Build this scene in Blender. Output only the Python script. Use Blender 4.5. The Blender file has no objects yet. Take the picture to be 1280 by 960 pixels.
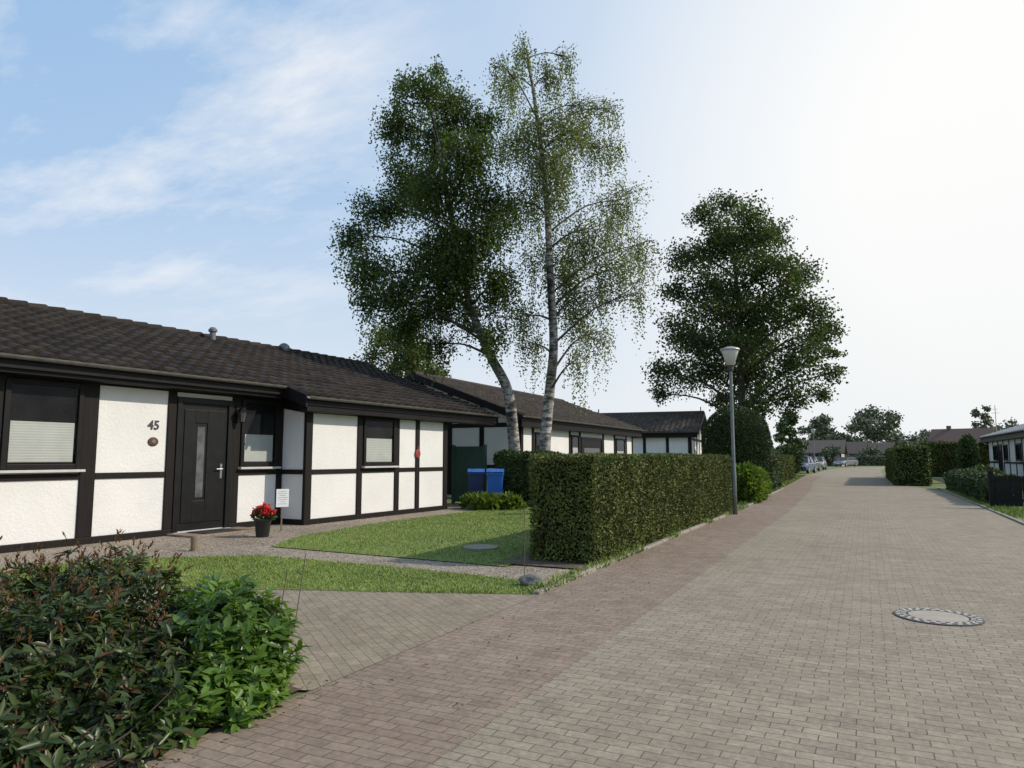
import bpy, bmesh, math, random
import numpy as np
from mathutils import Vector, Matrix, noise
rng = np.random.default_rng(11); random.seed(11)
scene = bpy.context.scene
COL = scene.collection
R = math.radians
H = 1.4; FPX = 887.0; PIT = R(5.92); YAW = R(26.4)
cP, sP, cY, sY = math.cos(PIT), math.sin(PIT), math.cos(YAW), math.sin(YAW)

def at(px, py, d):
    a = (px-640)/FPX; b = (480-py)/FPX
    fw = cP-b*sP; up = sP+b*cP; t = d/fw; xc = a*t
    return Vector((xc*cY-d*sY, xc*sY+d*cY, H+up*t))

# ------------------------------------------------------------------ helpers
def tag(o, label=None, cat=None, group=None, kind=None):
    if label: o['label'] = label
    if cat: o['category'] = cat
    if group: o['group'] = group
    if kind: o['kind'] = kind
    return o

def empty(name, loc, rz=0, label=None, cat=None, group=None):
    o = bpy.data.objects.new(name, None); COL.objects.link(o)
    o.location = loc; o.rotation_euler = (0, 0, rz); o.empty_display_size = .2
    return tag(o, label, cat, group)

class MB:
    def __init__(s): s.v = []; s.f = []; s.mi = []; s.cur = 0
    def use(s, i): s.cur = i; return s
    def add(s, vs, fs):
        k = len(s.v); s.v += [Vector(p) for p in vs]; s.f += [tuple(i+k for i in f) for f in fs]; s.mi += [s.cur]*len(fs); return s
    def box(s, x0, x1, y0, y1, z0, z1):
        return s.add([(x0,y0,z0),(x1,y0,z0),(x1,y1,z0),(x0,y1,z0),(x0,y0,z1),(x1,y0,z1),(x1,y1,z1),(x0,y1,z1)],
              [(0,3,2,1),(4,5,6,7),(0,1,5,4),(1,2,6,5),(2,3,7,6),(3,0,4,7)])
    def prism(s, poly, a0, a1, axis='y'):
        n = len(poly)
        if axis == 'y': mk = lambda p, a: (p[0], a, p[1])
        elif axis == 'x': mk = lambda p, a: (a, p[0], p[1])
        else: mk = lambda p, a: (p[0], p[1], a)
        vs = [mk(p, a0) for p in poly]+[mk(p, a1) for p in poly]
        fs = [tuple(range(n)), tuple(range(2*n-1, n-1, -1))]+[(i, (i+1) % n, n+(i+1) % n, n+i) for i in range(n)]
        return s.add(vs, fs)
    def tube(s, pts, rad, n=8, cap=True):
        pts = [Vector(p) for p in pts]; m = len(pts)
        if not hasattr(rad, '__len__'): rad = [rad]*m
        vs = []; fs = []
        for i, p in enumerate(pts):
            t = (pts[min(i+1, m-1)]-pts[max(i-1, 0)]).normalized()
            ref = Vector((1, 0, 0)) if abs(t.x) < .8 else Vector((0, 1, 0))
            u = t.cross(ref).normalized(); w = t.cross(u)
            for k in range(n):
                an = 2*math.pi*k/n
                vs.append(p+(u*math.cos(an)+w*math.sin(an))*rad[i])
        for i in range(m-1):
            for k in range(n):
                fs.append((i*n+k, i*n+(k+1) % n, (i+1)*n+(k+1) % n, (i+1)*n+k))
        if cap:
            fs.append(tuple(range(n-1, -1, -1))); fs.append(tuple(range((m-1)*n, m*n)))
        return s.add(vs, fs)
    def lathe(s, prof, c=(0,0,0), n=20, axis='z', sy=1):
        c = Vector(c); vs = []; fs = []; m = len(prof)
        for r, z in prof:
            for k in range(n):
                a = 2*math.pi*k/n; x, y = r*math.cos(a), r*math.sin(a)*sy
                vs.append(c+(Vector((x, y, z)) if axis == 'z' else Vector((z, x, y))))
        for i in range(m-1):
            for k in range(n):
                fs.append((i*n+k, i*n+(k+1) % n, (i+1)*n+(k+1) % n, (i+1)*n+k))
        fs.append(tuple(range(n-1, -1, -1))); fs.append(tuple(range((m-1)*n, m*n)))
        return s.add(vs, fs)
    def build(s, name, mat, parent=None, smooth=False, bevel=0, off=None, recalc=True):
        me = bpy.data.meshes.new(name)
        vs = s.v if off is None else [p-off for p in s.v]
        me.from_pydata([tuple(p) for p in vs], [], s.f)
        mats = mat if isinstance(mat, (list, tuple)) else [mat]
        for q in mats: me.materials.append(q)
        if len(mats) > 1: me.polygons.foreach_set('material_index', s.mi)
        if recalc:
            bm = bmesh.new(); bm.from_mesh(me); bmesh.ops.recalc_face_normals(bm, faces=bm.faces); bm.to_mesh(me); bm.free()
        if smooth: me.polygons.foreach_set('use_smooth', [True]*len(me.polygons))
        o = bpy.data.objects.new(name, me); COL.objects.link(o); o.parent = parent
        if bevel:
            b = o.modifiers.new('bevel', 'BEVEL'); b.width = bevel; b.segments = 2; b.limit_method = 'ANGLE'
        return o

TM = {
 'diamond': (np.array([(0,0,0),(.45,.5,.08),(1,0,0),(.45,-.5,.08)]), [(0,3,2,1)]),
 'blade': (np.array([(0,.5,0),(0,-.5,0),(.6,-.3,.08),(1,0,.25)]), [(0,1,2,3)]),
 'leaf': (np.array([(0,0,0),(.25,.42,.05),(.62,.46,.03),(1,0,-.10),(.62,-.46,.03),(.25,-.42,.05),(.5,0,-.02)]),
          [(0,6,3,2,1),(0,5,4,3,6)]),
}
def nrm(a): return a/np.maximum(np.linalg.norm(a, axis=1, keepdims=True), 1e-9)
def runit(n): return nrm(rng.normal(size=(n, 3)))
def leaves(name, P, D, Nn, L, W, mat, parent=None, tm='diamond', off=None):
    n = len(P); P = np.asarray(P, float)
    if off is not None: P = P-np.array(off)
    D = nrm(D); S = nrm(np.cross(D, Nn)); Nn = np.cross(S, D)
    tv, tf = TM[tm]; k = len(tv); L = np.broadcast_to(L, (n,)); W = np.broadcast_to(W, (n,))
    V = (P[:,None,:]+D[:,None,:]*(tv[:,0][None,:]*L[:,None])[:,:,None]+S[:,None,:]*(tv[:,1][None,:]*W[:,None])[:,:,None]
         +Nn[:,None,:]*(tv[:,2][None,:]*L[:,None])[:,:,None]).reshape(-1, 3)
    m = len(tf[0]); F = np.array(tf)
    I = (np.arange(n)[:,None,None]*k+F[None]).reshape(-1).astype(np.int32)
    nf = n*len(tf)
    me = bpy.data.meshes.new(name)
    me.vertices.add(len(V)); me.vertices.foreach_set('co', V.astype(np.float32).ravel())
    me.loops.add(len(I)); me.loops.foreach_set('vertex_index', I)
    me.polygons.add(nf); me.polygons.foreach_set('loop_start', (np.arange(nf)*m).astype(np.int32))
    me.update(calc_edges=True); me.validate()
    me.materials.append(mat)
    o = bpy.data.objects.new(name, me); COL.objects.link(o); o.parent = parent
    return o

def in_poly(x, y, poly):
    r = np.zeros(len(x), bool); n = len(poly); j = n-1
    for i in range(n):
        xi, yi = poly[i]; xj, yj = poly[j]
        c = ((yi > y) != (yj > y)) & (x < (xj-xi)*(y-yi)/(yj-yi+1e-12)+xi)
        r ^= c; j = i
    return r
def scatter(poly, n):
    p = np.array(poly); lo, hi = p.min(0), p.max(0); out = []
    tot = 0
    while tot < n:
        q = rng.uniform(lo, hi, size=(n*2, 2)); q = q[in_poly(q[:,0], q[:,1], poly)]
        out.append(q); tot += len(q)
    return np.concatenate(out)[:n]

# ------------------------------------------------------------------ materials
def newmat(name):
    m = bpy.data.materials.new(name); m.use_nodes = True
    nt = m.node_tree; return m, nt, nt.nodes['Principled BSDF']
def ND(nt, t, **kw):
    n = nt.nodes.new(t)
    for k, v in kw.items(): setattr(n, k, v)
    return n
def ramp(nt, fac, stops):
    r = ND(nt, 'ShaderNodeValToRGB'); e = r.color_ramp.elements
    while len(e) < len(stops): e.new(.5)
    for el, (p, c) in zip(e, stops): el.position = p; el.color = tuple(c)+(1,) if len(c) == 3 else c
    nt.links.new(fac, r.inputs[0]); return r.outputs[0]
def mapping(nt, scale=(1,1,1), rot=(0,0,0)):
    tc = ND(nt, 'ShaderNodeTexCoord'); mp = ND(nt, 'ShaderNodeMapping')
    mp.inputs['Scale'].default_value = scale; mp.inputs['Rotation'].default_value = rot
    nt.links.new(tc.outputs['Object'], mp.inputs['Vector']); return mp.outputs[0]
def noise_tex(nt, vec, scale, detail=5, rough=.55):
    n = ND(nt, 'ShaderNodeTexNoise'); n.inputs['Scale'].default_value = scale; n.inputs['Detail'].default_value = detail
    n.inputs['Roughness'].default_value = rough
    nt.links.new(vec, n.inputs['Vector']); return n.outputs['Fac']
def mixc(nt, fac, a, b, mode='MIX'):
    m = ND(nt, 'ShaderNodeMix', data_type='RGBA', blend_type=mode)
    for s, v in ((m.inputs[0], fac), (m.inputs[6], a), (m.inputs[7], b)):
        if hasattr(v, 'is_output'): nt.links.new(v, s)
        elif isinstance(v, (int, float)): s.default_value = v
        else: s.default_value = tuple(v)+(1,)
    return m.outputs[2]
def mth(nt, op, a, b=None):
    n_ = ND(nt, 'ShaderNodeMath', operation=op)
    for i_, v_ in enumerate((a, b)):
        if v_ is None: continue
        if hasattr(v_, 'is_output'): nt.links.new(v_, n_.inputs[i_])
        else: n_.inputs[i_].default_value = v_
    return n_.outputs[0]
def bump(nt, b, h, strength, dist=.02):
    n = ND(nt, 'ShaderNodeBump'); n.inputs['Strength'].default_value = strength; n.inputs['Distance'].default_value = dist
    nt.links.new(h, n.inputs['Height']); nt.links.new(n.outputs[0], b.inputs['Normal'])
def pm(name, c1, c2, scale=4, rough=.8, bs=0, bscale=30, stretch=(1,1,1), metal=0, dist=.01, spec=.5):
    m, nt, b = newmat(name); v = mapping(nt, stretch)
    f = noise_tex(nt, v, scale, 6, .6)
    nt.links.new(ramp(nt, f, [(.3, c1), (.7, c2)]), b.inputs['Base Color'])
    b.inputs['Roughness'].default_value = rough; b.inputs['Metallic'].default_value = metal
    b.inputs['Specular IOR Level'].default_value = spec
    if bs: bump(nt, b, noise_tex(nt, v, bscale, 6, .65), bs, dist)
    return m
def tilemat(name, c1, c2, moss, groove_shade=None):
    m, nt, b = newmat(name); v = mapping(nt); g = ND(nt, 'ShaderNodeNewGeometry')
    c = ramp(nt, g.outputs['Random Per Island'], [(0, c1), (1, c2)])
    c = mixc(nt, 1.0, c, ramp(nt, noise_tex(nt, v, 30, 5, .7), [(.3, (.6,.6,.6)), (.7, (1.2,1.2,1.2))]), 'MULTIPLY')
    c = mixc(nt, ramp(nt, noise_tex(nt, v, 1.1, 7, .7), [(.6, (0,0,0)), (.8, (.45,.45,.45))]), c, moss)
    if groove_shade:   # painted shade: colour darkened in pantile troughs and under lower lips
        (y0, pw), (x0, pd) = groove_shade
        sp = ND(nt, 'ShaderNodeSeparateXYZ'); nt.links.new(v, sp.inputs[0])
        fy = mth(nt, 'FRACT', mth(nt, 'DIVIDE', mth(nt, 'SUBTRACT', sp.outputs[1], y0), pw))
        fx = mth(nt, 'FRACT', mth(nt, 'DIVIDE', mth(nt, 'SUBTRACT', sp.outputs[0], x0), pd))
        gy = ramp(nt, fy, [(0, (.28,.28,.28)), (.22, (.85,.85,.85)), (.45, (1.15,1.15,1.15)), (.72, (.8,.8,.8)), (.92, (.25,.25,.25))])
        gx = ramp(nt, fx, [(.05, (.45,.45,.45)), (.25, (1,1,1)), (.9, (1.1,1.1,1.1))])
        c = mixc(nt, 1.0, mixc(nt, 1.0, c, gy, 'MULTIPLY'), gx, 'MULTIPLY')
    nt.links.new(c, b.inputs['Base Color']); b.inputs['Roughness'].default_value = .85; b.inputs['Specular IOR Level'].default_value = .15
    bump(nt, b, noise_tex(nt, v, 60, 4), .4, .01); return m
def brickmat(name, c1, c2, mort, bw=.2, rh=.1, rot=0, moss=(.07,.09,.03), mossamt=.5, tint=(.6,.58,.55), ms=.005, dust=(.30,.255,.195)):
    m, nt, b = newmat(name); v = mapping(nt, (1,1,1), (0,0,rot))
    wn = ND(nt, 'ShaderNodeTexNoise'); wn.inputs['Scale'].default_value = 1.8; nt.links.new(v, wn.inputs['Vector'])
    ma = ND(nt, 'ShaderNodeVectorMath', operation='MULTIPLY_ADD'); nt.links.new(wn.outputs['Color'], ma.inputs[0])
    ma.inputs[1].default_value = (.05,.05,0); nt.links.new(v, ma.inputs[2]); vv = ma.outputs[0]
    br = ND(nt, 'ShaderNodeTexBrick'); br.offset = .5
    nt.links.new(vv, br.inputs['Vector'])
    br.inputs['Scale'].default_value = 1; br.inputs['Brick Width'].default_value = bw; br.inputs['Row Height'].default_value = rh
    br.inputs['Mortar Size'].default_value = ms; br.inputs['Mortar Smooth'].default_value = .35; br.inputs['Bias'].default_value = 0
    br.inputs['Color1'].default_value = c1+(1,); br.inputs['Color2'].default_value = c2+(1,)
    jn = noise_tex(nt, v, .9, 4)
    mo = mixc(nt, ramp(nt, jn, [(.5-.25*mossamt, (0,0,0)), (.5+.3, (1,1,1))]), mort, moss)
    nt.links.new(mo, br.inputs['Mortar'])
    big = ramp(nt, noise_tex(nt, v, .45, 7, .7), [(.3, tint), (.7, (1.0,1.0,1.0))])
    fine = ramp(nt, noise_tex(nt, v, 28, 5, .7), [(.25, (.66,.64,.62)), (.7, (1.08,1.08,1.08))])
    mid = ramp(nt, noise_tex(nt, v, 4.5, 4, .6), [(.3, (.82,.82,.82)), (.7, (1.06,1.06,1.04))])
    c = mixc(nt, 1.0, mixc(nt, 1.0, mixc(nt, 1.0, br.outputs['Color'], big, 'MULTIPLY'), fine, 'MULTIPLY'), mid, 'MULTIPLY')
    c = mixc(nt, ramp(nt, noise_tex(nt, v, 1.4, 8, .75), [(.52, (0,0,0)), (.80, (.55,.55,.55))]), c, dust)
    nt.links.new(c, b.inputs['Base Color']); b.inputs['Roughness'].default_value = .85
    b.inputs['Specular IOR Level'].default_value = .2
    inv = ND(nt, 'ShaderNodeMath', operation='SUBTRACT'); inv.inputs[0].default_value = 1; nt.links.new(br.outputs['Fac'], inv.inputs[1])
    ad = ND(nt, 'ShaderNodeMath', operation='MULTIPLY_ADD'); nt.links.new(noise_tex(nt, v, 40, 4), ad.inputs[0]); ad.inputs[1].default_value = .35
    nt.links.new(inv.outputs[0], ad.inputs[2])
    bump(nt, b, ad.outputs[0], .55, .006)
    return m
def leafmat(name, c1, c2, trans=.35, rough=.5, spec=.3, clump=None, cs=1.2, stops=None):
    m, nt, b = newmat(name); out = nt.nodes['Material Output']
    g = ND(nt, 'ShaderNodeNewGeometry')
    c = ramp(nt, g.outputs['Random Per Island'], stops or [(.0, c1), (.9, c2)])
    v = mapping(nt); k = ramp(nt, noise_tex(nt, v, cs, 3), [(.32, clump or (.6,.62,.6)), (.68, (1.15,1.12,1.05))])
    c = mixc(nt, 1.0, c, k, 'MULTIPLY')
    nt.links.new(c, b.inputs['Base Color']); b.inputs['Roughness'].default_value = rough; b.inputs['Specular IOR Level'].default_value = spec
    if trans > 0:
        t = ND(nt, 'ShaderNodeBsdfTranslucent'); tc = mixc(nt, 1.0, c, (1.6,1.7,.7), 'MULTIPLY'); nt.links.new(tc, t.inputs[0])
        mx = ND(nt, 'ShaderNodeMixShader'); mx.inputs[0].default_value = trans
        nt.links.new(b.outputs[0], mx.inputs[1]); nt.links.new(t.outputs[0], mx.inputs[2]); nt.links.new(mx.outputs[0], out.inputs[0])
    return m
def glassmat(name):
    m, nt, b = newmat(name); out = nt.nodes['Material Output']
    tr = ND(nt, 'ShaderNodeBsdfTransparent'); tr.inputs[0].default_value = (.88,.90,.89,1)
    gl = ND(nt, 'ShaderNodeBsdfGlossy'); gl.inputs['Roughness'].default_value = .02; gl.inputs[0].default_value = (.7,.72,.75,1)
    fr = ND(nt, 'ShaderNodeFresnel'); fr.inputs[0].default_value = 1.25
    mx = ND(nt, 'ShaderNodeMixShader'); nt.links.new(fr.outputs[0], mx.inputs[0])
    nt.links.new(tr.outputs[0], mx.inputs[1]); nt.links.new(gl.outputs[0], mx.inputs[2]); nt.links.new(mx.outputs[0], out.inputs[0])
    return m

M = {}
def plaster(name, a, bb):
    m, nt, b = newmat(name); v = mapping(nt)
    c = ramp(nt, noise_tex(nt, v, 1.2, 6, .6), [(.3, a), (.65, bb)])
    nt.links.new(c, b.inputs['Base Color']); b.inputs['Roughness'].default_value = .9; b.inputs['Specular IOR Level'].default_value = .2
    bump(nt, b, noise_tex(nt, v, 22, 5, .6), .45, .02); return m
M['plaster'] = plaster('plaster', (.67,.655,.63), (.735,.72,.695))
M['dull_wall'] = plaster('dull_wall', (.36,.31,.27), (.48,.42,.37))
M['timber'] = pm('dark_timber', (.007,.0055,.005), (.016,.0125,.011), 3, .6, .3, 40, (6,6,.6), spec=.2)
M['trim'] = pm('black_trim', (.0055,.005,.005), (.013,.011,.0105), 4, .55, .15, 30, spec=.2)
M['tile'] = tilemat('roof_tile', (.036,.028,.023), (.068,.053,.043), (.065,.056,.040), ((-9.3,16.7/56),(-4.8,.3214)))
M['tile_plain'] = tilemat('roof_tile_ridge', (.026,.021,.018), (.048,.039,.033), (.052,.047,.036))
M['tile_grey'] = tilemat('roof_tile_grey', (.042,.034,.029), (.072,.059,.050), (.062,.057,.046))
M['tile_light'] = tilemat('roof_tile_light', (.085,.068,.056), (.125,.102,.085), (.10,.09,.072))
M['tile_red'] = tilemat('roof_tile_red', (.15,.095,.075), (.20,.13,.105), (.15,.12,.095))
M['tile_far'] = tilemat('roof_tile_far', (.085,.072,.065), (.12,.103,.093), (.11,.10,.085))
M['sheet_roof'] = pm('pale_roof', (.36,.345,.32), (.50,.48,.45), 3, .75, .1, 30, spec=.2)
M['zinc'] = pm('zinc', (.34,.34,.34), (.48,.48,.48), 6, .4, .1, 30, metal=.4)
M['vent'] = pm('vent_grey', (.10,.10,.10), (.17,.17,.165), 6, .6)
M['gutter'] = pm('gutter_grey', (.075,.07,.065), (.13,.122,.113), 6, .5)
M['glass'] = glassmat('window_glass')
M['room'] = pm('dark_room', (.010,.010,.011), (.025,.025,.025), 2, .9, spec=.1)
M['blind'] = pm('pleated_blind', (.47,.465,.45), (.54,.535,.515), 3, .8)
M['frost'] = pm('frosted_glass', (.035,.038,.038), (.14,.15,.147), 5, .3, .4, 25)
M['door'] = pm('door_black', (.005,.005,.005), (.011,.011,.0105), 5, .45, .1, 40, spec=.25)
M['steel'] = pm('steel', (.4,.4,.4), (.55,.55,.55), 9, .3, metal=.9)
M['sill'] = pm('sill_stone', (.42,.41,.39), (.55,.53,.51), 5, .6)
def birch():
    m, nt, b = newmat('birch_bark'); v = mapping(nt, (2,2,1))
    w = ramp(nt, noise_tex(nt, mapping(nt, (1.2,1.2,5)), 2.2, 6, .7), [(.42, (.03,.026,.022)), (.5, (.28,.25,.22)), (.62, (.50,.47,.43))])
    w2 = ramp(nt, noise_tex(nt, v, 1.1, 4), [(.35, (.10,.085,.075)), (.55, (1,1,1))])
    nt.links.new(mixc(nt, 1.0, w, w2, 'MULTIPLY'), b.inputs['Base Color']); b.inputs['Roughness'].default_value = .8
    bump(nt, b, noise_tex(nt, mapping(nt, (1,1,6)), 6, 5), .6, .02); return m
M['birch'] = birch()
M['bark'] = pm('brown_bark', (.03,.024,.018), (.085,.068,.052), 6, .9, .8, 20, (3,3,.5), dist=.03)
M['twig'] = pm('twig_bark', (.03,.023,.018), (.07,.053,.04), 6, .9)
M['leaf_birch_a'] = leafmat('birch_leaf_dark', (.040,.067,.020), (.095,.136,.038), .44, .5, clump=(.65,.67,.65))
M['leaf_birch_b'] = leafmat('birch_leaf_light', (.080,.104,.040), (.150,.174,.072), .45, .5, clump=(.8,.82,.8))
M['leaf_oak'] = leafmat('dark_tree_leaf', (.033,.056,.020), (.078,.113,.036), .38, .5, cs=.5, clump=(.5,.52,.5))
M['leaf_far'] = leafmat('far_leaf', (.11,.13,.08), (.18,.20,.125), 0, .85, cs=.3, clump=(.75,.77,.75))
M['leaf_hedge'] = leafmat('thuja_leaf', (.070,.092,.022), (.170,.192,.054), 0, .65, .2, (.6,.6,.55), 2.2)
M['leaf_hedge_dark'] = leafmat('dark_hedge_leaf', (.042,.074,.021), (.10,.145,.042), 0, .55)
M['leaf_yew'] = leafmat('yew_leaf', (.034,.058,.020), (.078,.112,.036), 0, .6, clump=(.75,.76,.75))
M['leaf_light'] = leafmat('light_shrub_leaf', (.06,.11,.02), (.15,.21,.045), .4, .4)
M['leaf_rhodo'] = leafmat('rhododendron_leaf', 0, 0, .22, .36, .36, cs=3, clump=(.6,.61,.57),
   stops=[(0, (.12,.058,.028)), (.07, (.085,.047,.022)), (.10, (.020,.040,.011)), (1, (.068,.100,.026))])
M['leaf_rhodo_brown'] = leafmat('brown_leaf_tips', (.095,.045,.024), (.18,.095,.052), .3, .5)
M['leaf_laurel'] = leafmat('laurel_leaf', (.060,.125,.02), (.15,.25,.05), .38, .33, .45, cs=3)
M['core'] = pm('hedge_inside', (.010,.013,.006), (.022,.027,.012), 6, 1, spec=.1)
M['grass'] = leafmat('lawn_blade', (.125,.195,.036), (.255,.305,.078), 0, .65, .2, (.78,.80,.74), .8)
M['ground'] = pm('meadow', (.08,.11,.03), (.15,.17,.06), 1.2, .95, .5, 25)
M['turf'] = pm('turf', (.115,.17,.038), (.19,.23,.064), 2.5, .95, .6, 60)
M['soil'] = pm('soil', (.07,.047,.033), (.16,.112,.08), 6, .95, .8, 30, dist=.03)
M['earth'] = pm('pale_earth', (.22,.175,.13), (.36,.30,.225), 3, .95, .6, 30)
M['concrete'] = pm('concrete', (.20,.175,.14), (.30,.265,.22), 5, .85, .4, 50)
BW, BH = .165, .083
M['road'] = brickmat('road_brick', (.375,.322,.256), (.312,.267,.211), (.19,.162,.125), BW, BH, tint=(.78,.76,.735), ms=.0035, dust=(.35,.30,.235))
M['pave'] = brickmat('red_brick_strip', (.335,.262,.212), (.280,.216,.176), (.165,.13,.103), BW, BH, tint=(.78,.75,.72), mossamt=.5, ms=.0035, dust=(.33,.275,.22))
M['drive'] = brickmat('drive_brick', (.345,.288,.222), (.290,.241,.186), (.19,.158,.11), BW, BH, rot=R(38), moss=(.14,.145,.07), tint=(.78,.755,.71), mossamt=.7, ms=.0035, dust=(.33,.275,.21))
def gravel():
    m, nt, b = newmat('gravel'); v = mapping(nt)
    vo = ND(nt, 'ShaderNodeTexVoronoi'); vo.inputs['Scale'].default_value = 40; nt.links.new(v, vo.inputs['Vector'])
    sp = ND(nt, 'ShaderNodeSeparateColor'); nt.links.new(vo.outputs['Color'], sp.inputs[0])
    c = ramp(nt, sp.outputs[0], [(0, (.24,.19,.145)), (.35, (.34,.28,.22)), (.7, (.42,.36,.29)), (1, (.52,.46,.39))])
    c = mixc(nt, 1.0, c, ramp(nt, vo.outputs['Distance'], [(.25, (1,1,1)), (.8, (.5,.46,.42))]), 'MULTIPLY')
    c = mixc(nt, 1.0, c, ramp(nt, noise_tex(nt, v, .8, 4), [(.35, (.75,.74,.68)), (.6, (1,1,1))]), 'MULTIPLY')
    nt.links.new(c, b.inputs['Base Color']); b.inputs['Roughness'].default_value = .9
    inv = ND(nt, 'ShaderNodeMath', operation='SUBTRACT'); inv.inputs[0].default_value = 1; nt.links.new(vo.outputs['Distance'], inv.inputs[1])
    bump(nt, b, inv.outputs[0], .7, .012); return m
M['gravel'] = gravel()
M['stone'] = leafmat('pebbles', (.24,.195,.155), (.46,.40,.335), 0, .9)
M['shed'] = pm('green_boards', (.016,.058,.042), (.03,.084,.062), 4, .7, .3, 30, (8,8,.7))
M['blue'] = pm('blue_plastic', (.014,.10,.40), (.02,.14,.50), 3, .4)
M['dark_blue'] = pm('dark_blue_plastic', (.008,.022,.08), (.011,.03,.105), 3, .4)
M['black_plastic'] = pm('black_plastic', (.015,.016,.018), (.03,.031,.033), 3, .45)
M['pole'] = pm('pole_green_grey', (.12,.135,.13), (.18,.195,.185), 5, .45, .1, 30)
M['shade'] = pm('lamp_glass', (.50,.50,.46), (.62,.62,.58), 4, .3)
M['iron'] = pm('cast_iron', (.03,.027,.025), (.07,.065,.06), 14, .6, .4, 60)
M['red'] = pm('red_enamel', (.20,.022,.016), (.30,.035,.025), 5, .55)
M['petal'] = leafmat('red_petals', (.5,.012,.02), (.75,.05,.06), .25, .5, clump=(.7,.7,.7))
M['white'] = pm('white_board', (.72,.72,.72), (.82,.82,.82), 4, .5)
M['ink'] = pm('dark_ink', (.03,.03,.035), (.06,.06,.07), 4, .7)
M['brown'] = pm('brown_ceramic', (.05,.028,.018), (.10,.06,.04), 12, .4)
M['wood'] = pm('weathered_wood', (.14,.10,.065), (.26,.19,.12), 5, .85, .4, 30, (1,1,6))
M['rust'] = pm('rusty_rod', (.09,.07,.055), (.16,.115,.08), 20, .7)
M['rock'] = pm('field_stone', (.10,.09,.08), (.24,.21,.19), 8, .9, .6, 20)
M['rubber'] = pm('rubber', (.012,.012,.012), (.025,.025,.025), 6, .8)
M['carglass'] = pm('car_glass', (.01,.012,.015), (.02,.022,.026), 2, .05)
M['lampglass'] = pm('head_lamp', (.6,.6,.6), (.75,.75,.75), 8, .1)
M['stud'] = pm('ring_concrete', (.36,.33,.29), (.50,.46,.41), 20, .85)
M['lid'] = pm('lid_concrete', (.29,.255,.21), (.36,.32,.265), 6, .9, .25, 50)

# ------------------------------------------------------------------ setting
def sheet(name, poly, z, mat):
    mb = MB(); mb.add([(x, y, z) for x, y in poly], [tuple(range(len(poly)))])
    return tag(mb.build(name, mat), kind='structure')
sheet('ground', [(-900,-300),(900,-300),(900,1500),(-900,1500)], 0, M['ground'])
cl = [(-40,-3.05,2.9),(0,-3.05,2.9),(20,-3.05,2.9),(34,-3.4,2.75),(40,-3.7,2.0),(46,-4.1,1.2),(60,-4.2,1.1),(90,-4.0,1.4),(105,-3.2,2.4),(116,-1.2,4.8),(126,2.5,9.5),(134,8,17),(140,16,30)]
def strip(name, pts, z, mat):
    mb = MB(); vs = []
    for y, a, b in pts: vs += [(a, y, z), (b, y, z)]
    mb.add(vs, [(2*i, 2*i+1, 2*i+3, 2*i+2) for i in range(len(pts)-1)])
    return tag(mb.build(name, mat), kind='structure')
strip('road', cl, .006, M['road'])
strip('pavement', [(-20,-3.05,-1.85),(20,-3.05,-1.85),(34,-3.4,-2.2),(46,-4.1,-2.9),(60,-4.2,-3.0)], .010, M['pave'])
sheet('driveway', [(-3.04,3.42),(-3.04,6.78),(-6.3,5.75),(-10.6,4.2),(-10.6,.9),(-6.5,2.2)], .014, M['drive'])
sheet('gravel_bed', [(-3.08,7.2),(-3.08,8.5),(-5,8.9),(-8.4,9.2),(-8.6,17.9),(-10.9,18.6),(-14,18.6),(-14,2),(-10.6,3.6),(-8.9,6.6),(-7.6,7.4)], .006, M['gravel'])
sheet('planting_bed', [(-3.1,8.45),(-3.1,20),(-4.5,20),(-4.5,8.45)], .024, M['soil'])
sheet('planting_soil', [(-3.10,-3),(-3.10,3.40),(-4.5,3.65),(-6.6,2.6),(-6.6,-3)], .018, M['soil'])
L1 = [(-9.2,6.5),(-7.75,7.62),(-5.5,7.58),(-3.1,7.4),(-3.09,6.74),(-6.3,5.5),(-10.4,3.9)]
L2 = [(-8.4,8.45),(-6,8.36),(-4.2,8.25),(-4.2,18.9),(-9.1,18.2),(-9.4,12.5),(-9.0,9.6)]
sheet('front_lawn', L1, .018, M['turf']); sheet('side_lawn', L2, .018, M['turf'])
VG = [(2.95,8),(2.95,34),(2.8,39.5),(6,39.5),(6,8)]
sheet('verge', VG, .010, M['turf'])
sheet('earth_patch', [(3.05,12),(3.1,20),(3.9,20.6),(6,20.6),(6,12)], .015, M['earth'])
def grass(name, poly, n, l0, l1, w, z, label, thin=-.45):
    q = scatter(poly, n)
    keep = np.array([noise.noise((x*.9, y*.9, 3.1)) > thin+.3*random.random() for x, y in q]); q = q[keep]; n = len(q)
    P = np.column_stack([q, np.full(n, z)]); D = np.column_stack([rng.normal(0,.45,n), rng.normal(0,.45,n), np.ones(n)])
    o = leaves(name, P, D, runit(n), rng.uniform(l0, l1, n), w, M['grass'], None, 'blade')
    tag(o, label, 'grass', kind='stuff')
grass('grass_blades', L1, 36000, .012, .040, .009, .016, 'short green grass of the small lawn beside the driveway', -.8)
grass('grass_blades', L2, 64000, .012, .038, .011, .016, 'sunlit green grass of the lawn between house and hedge', -.8)
grass('grass_blades', [(2.9,16),(2.9,34),(3.9,34),(3.9,16)], 9000, .04, .12, .02, .008, 'rough grass on the verge right of the road')
grass('grass_tufts', [(-3.2,6.75),(-3.02,6.75),(-3.02,24),(-3.2,24)], 6000, .03, .12, .012, .02, 'grass and weeds along the foot of the long clipped hedge', -.1)
grass('grass_tufts', [(-4.4,22),(-3.1,22),(-4.3,60),(-6,60)], 9000, .05, .16, .03, .004, 'rough grass under the shrubs left of the road further on')
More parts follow.
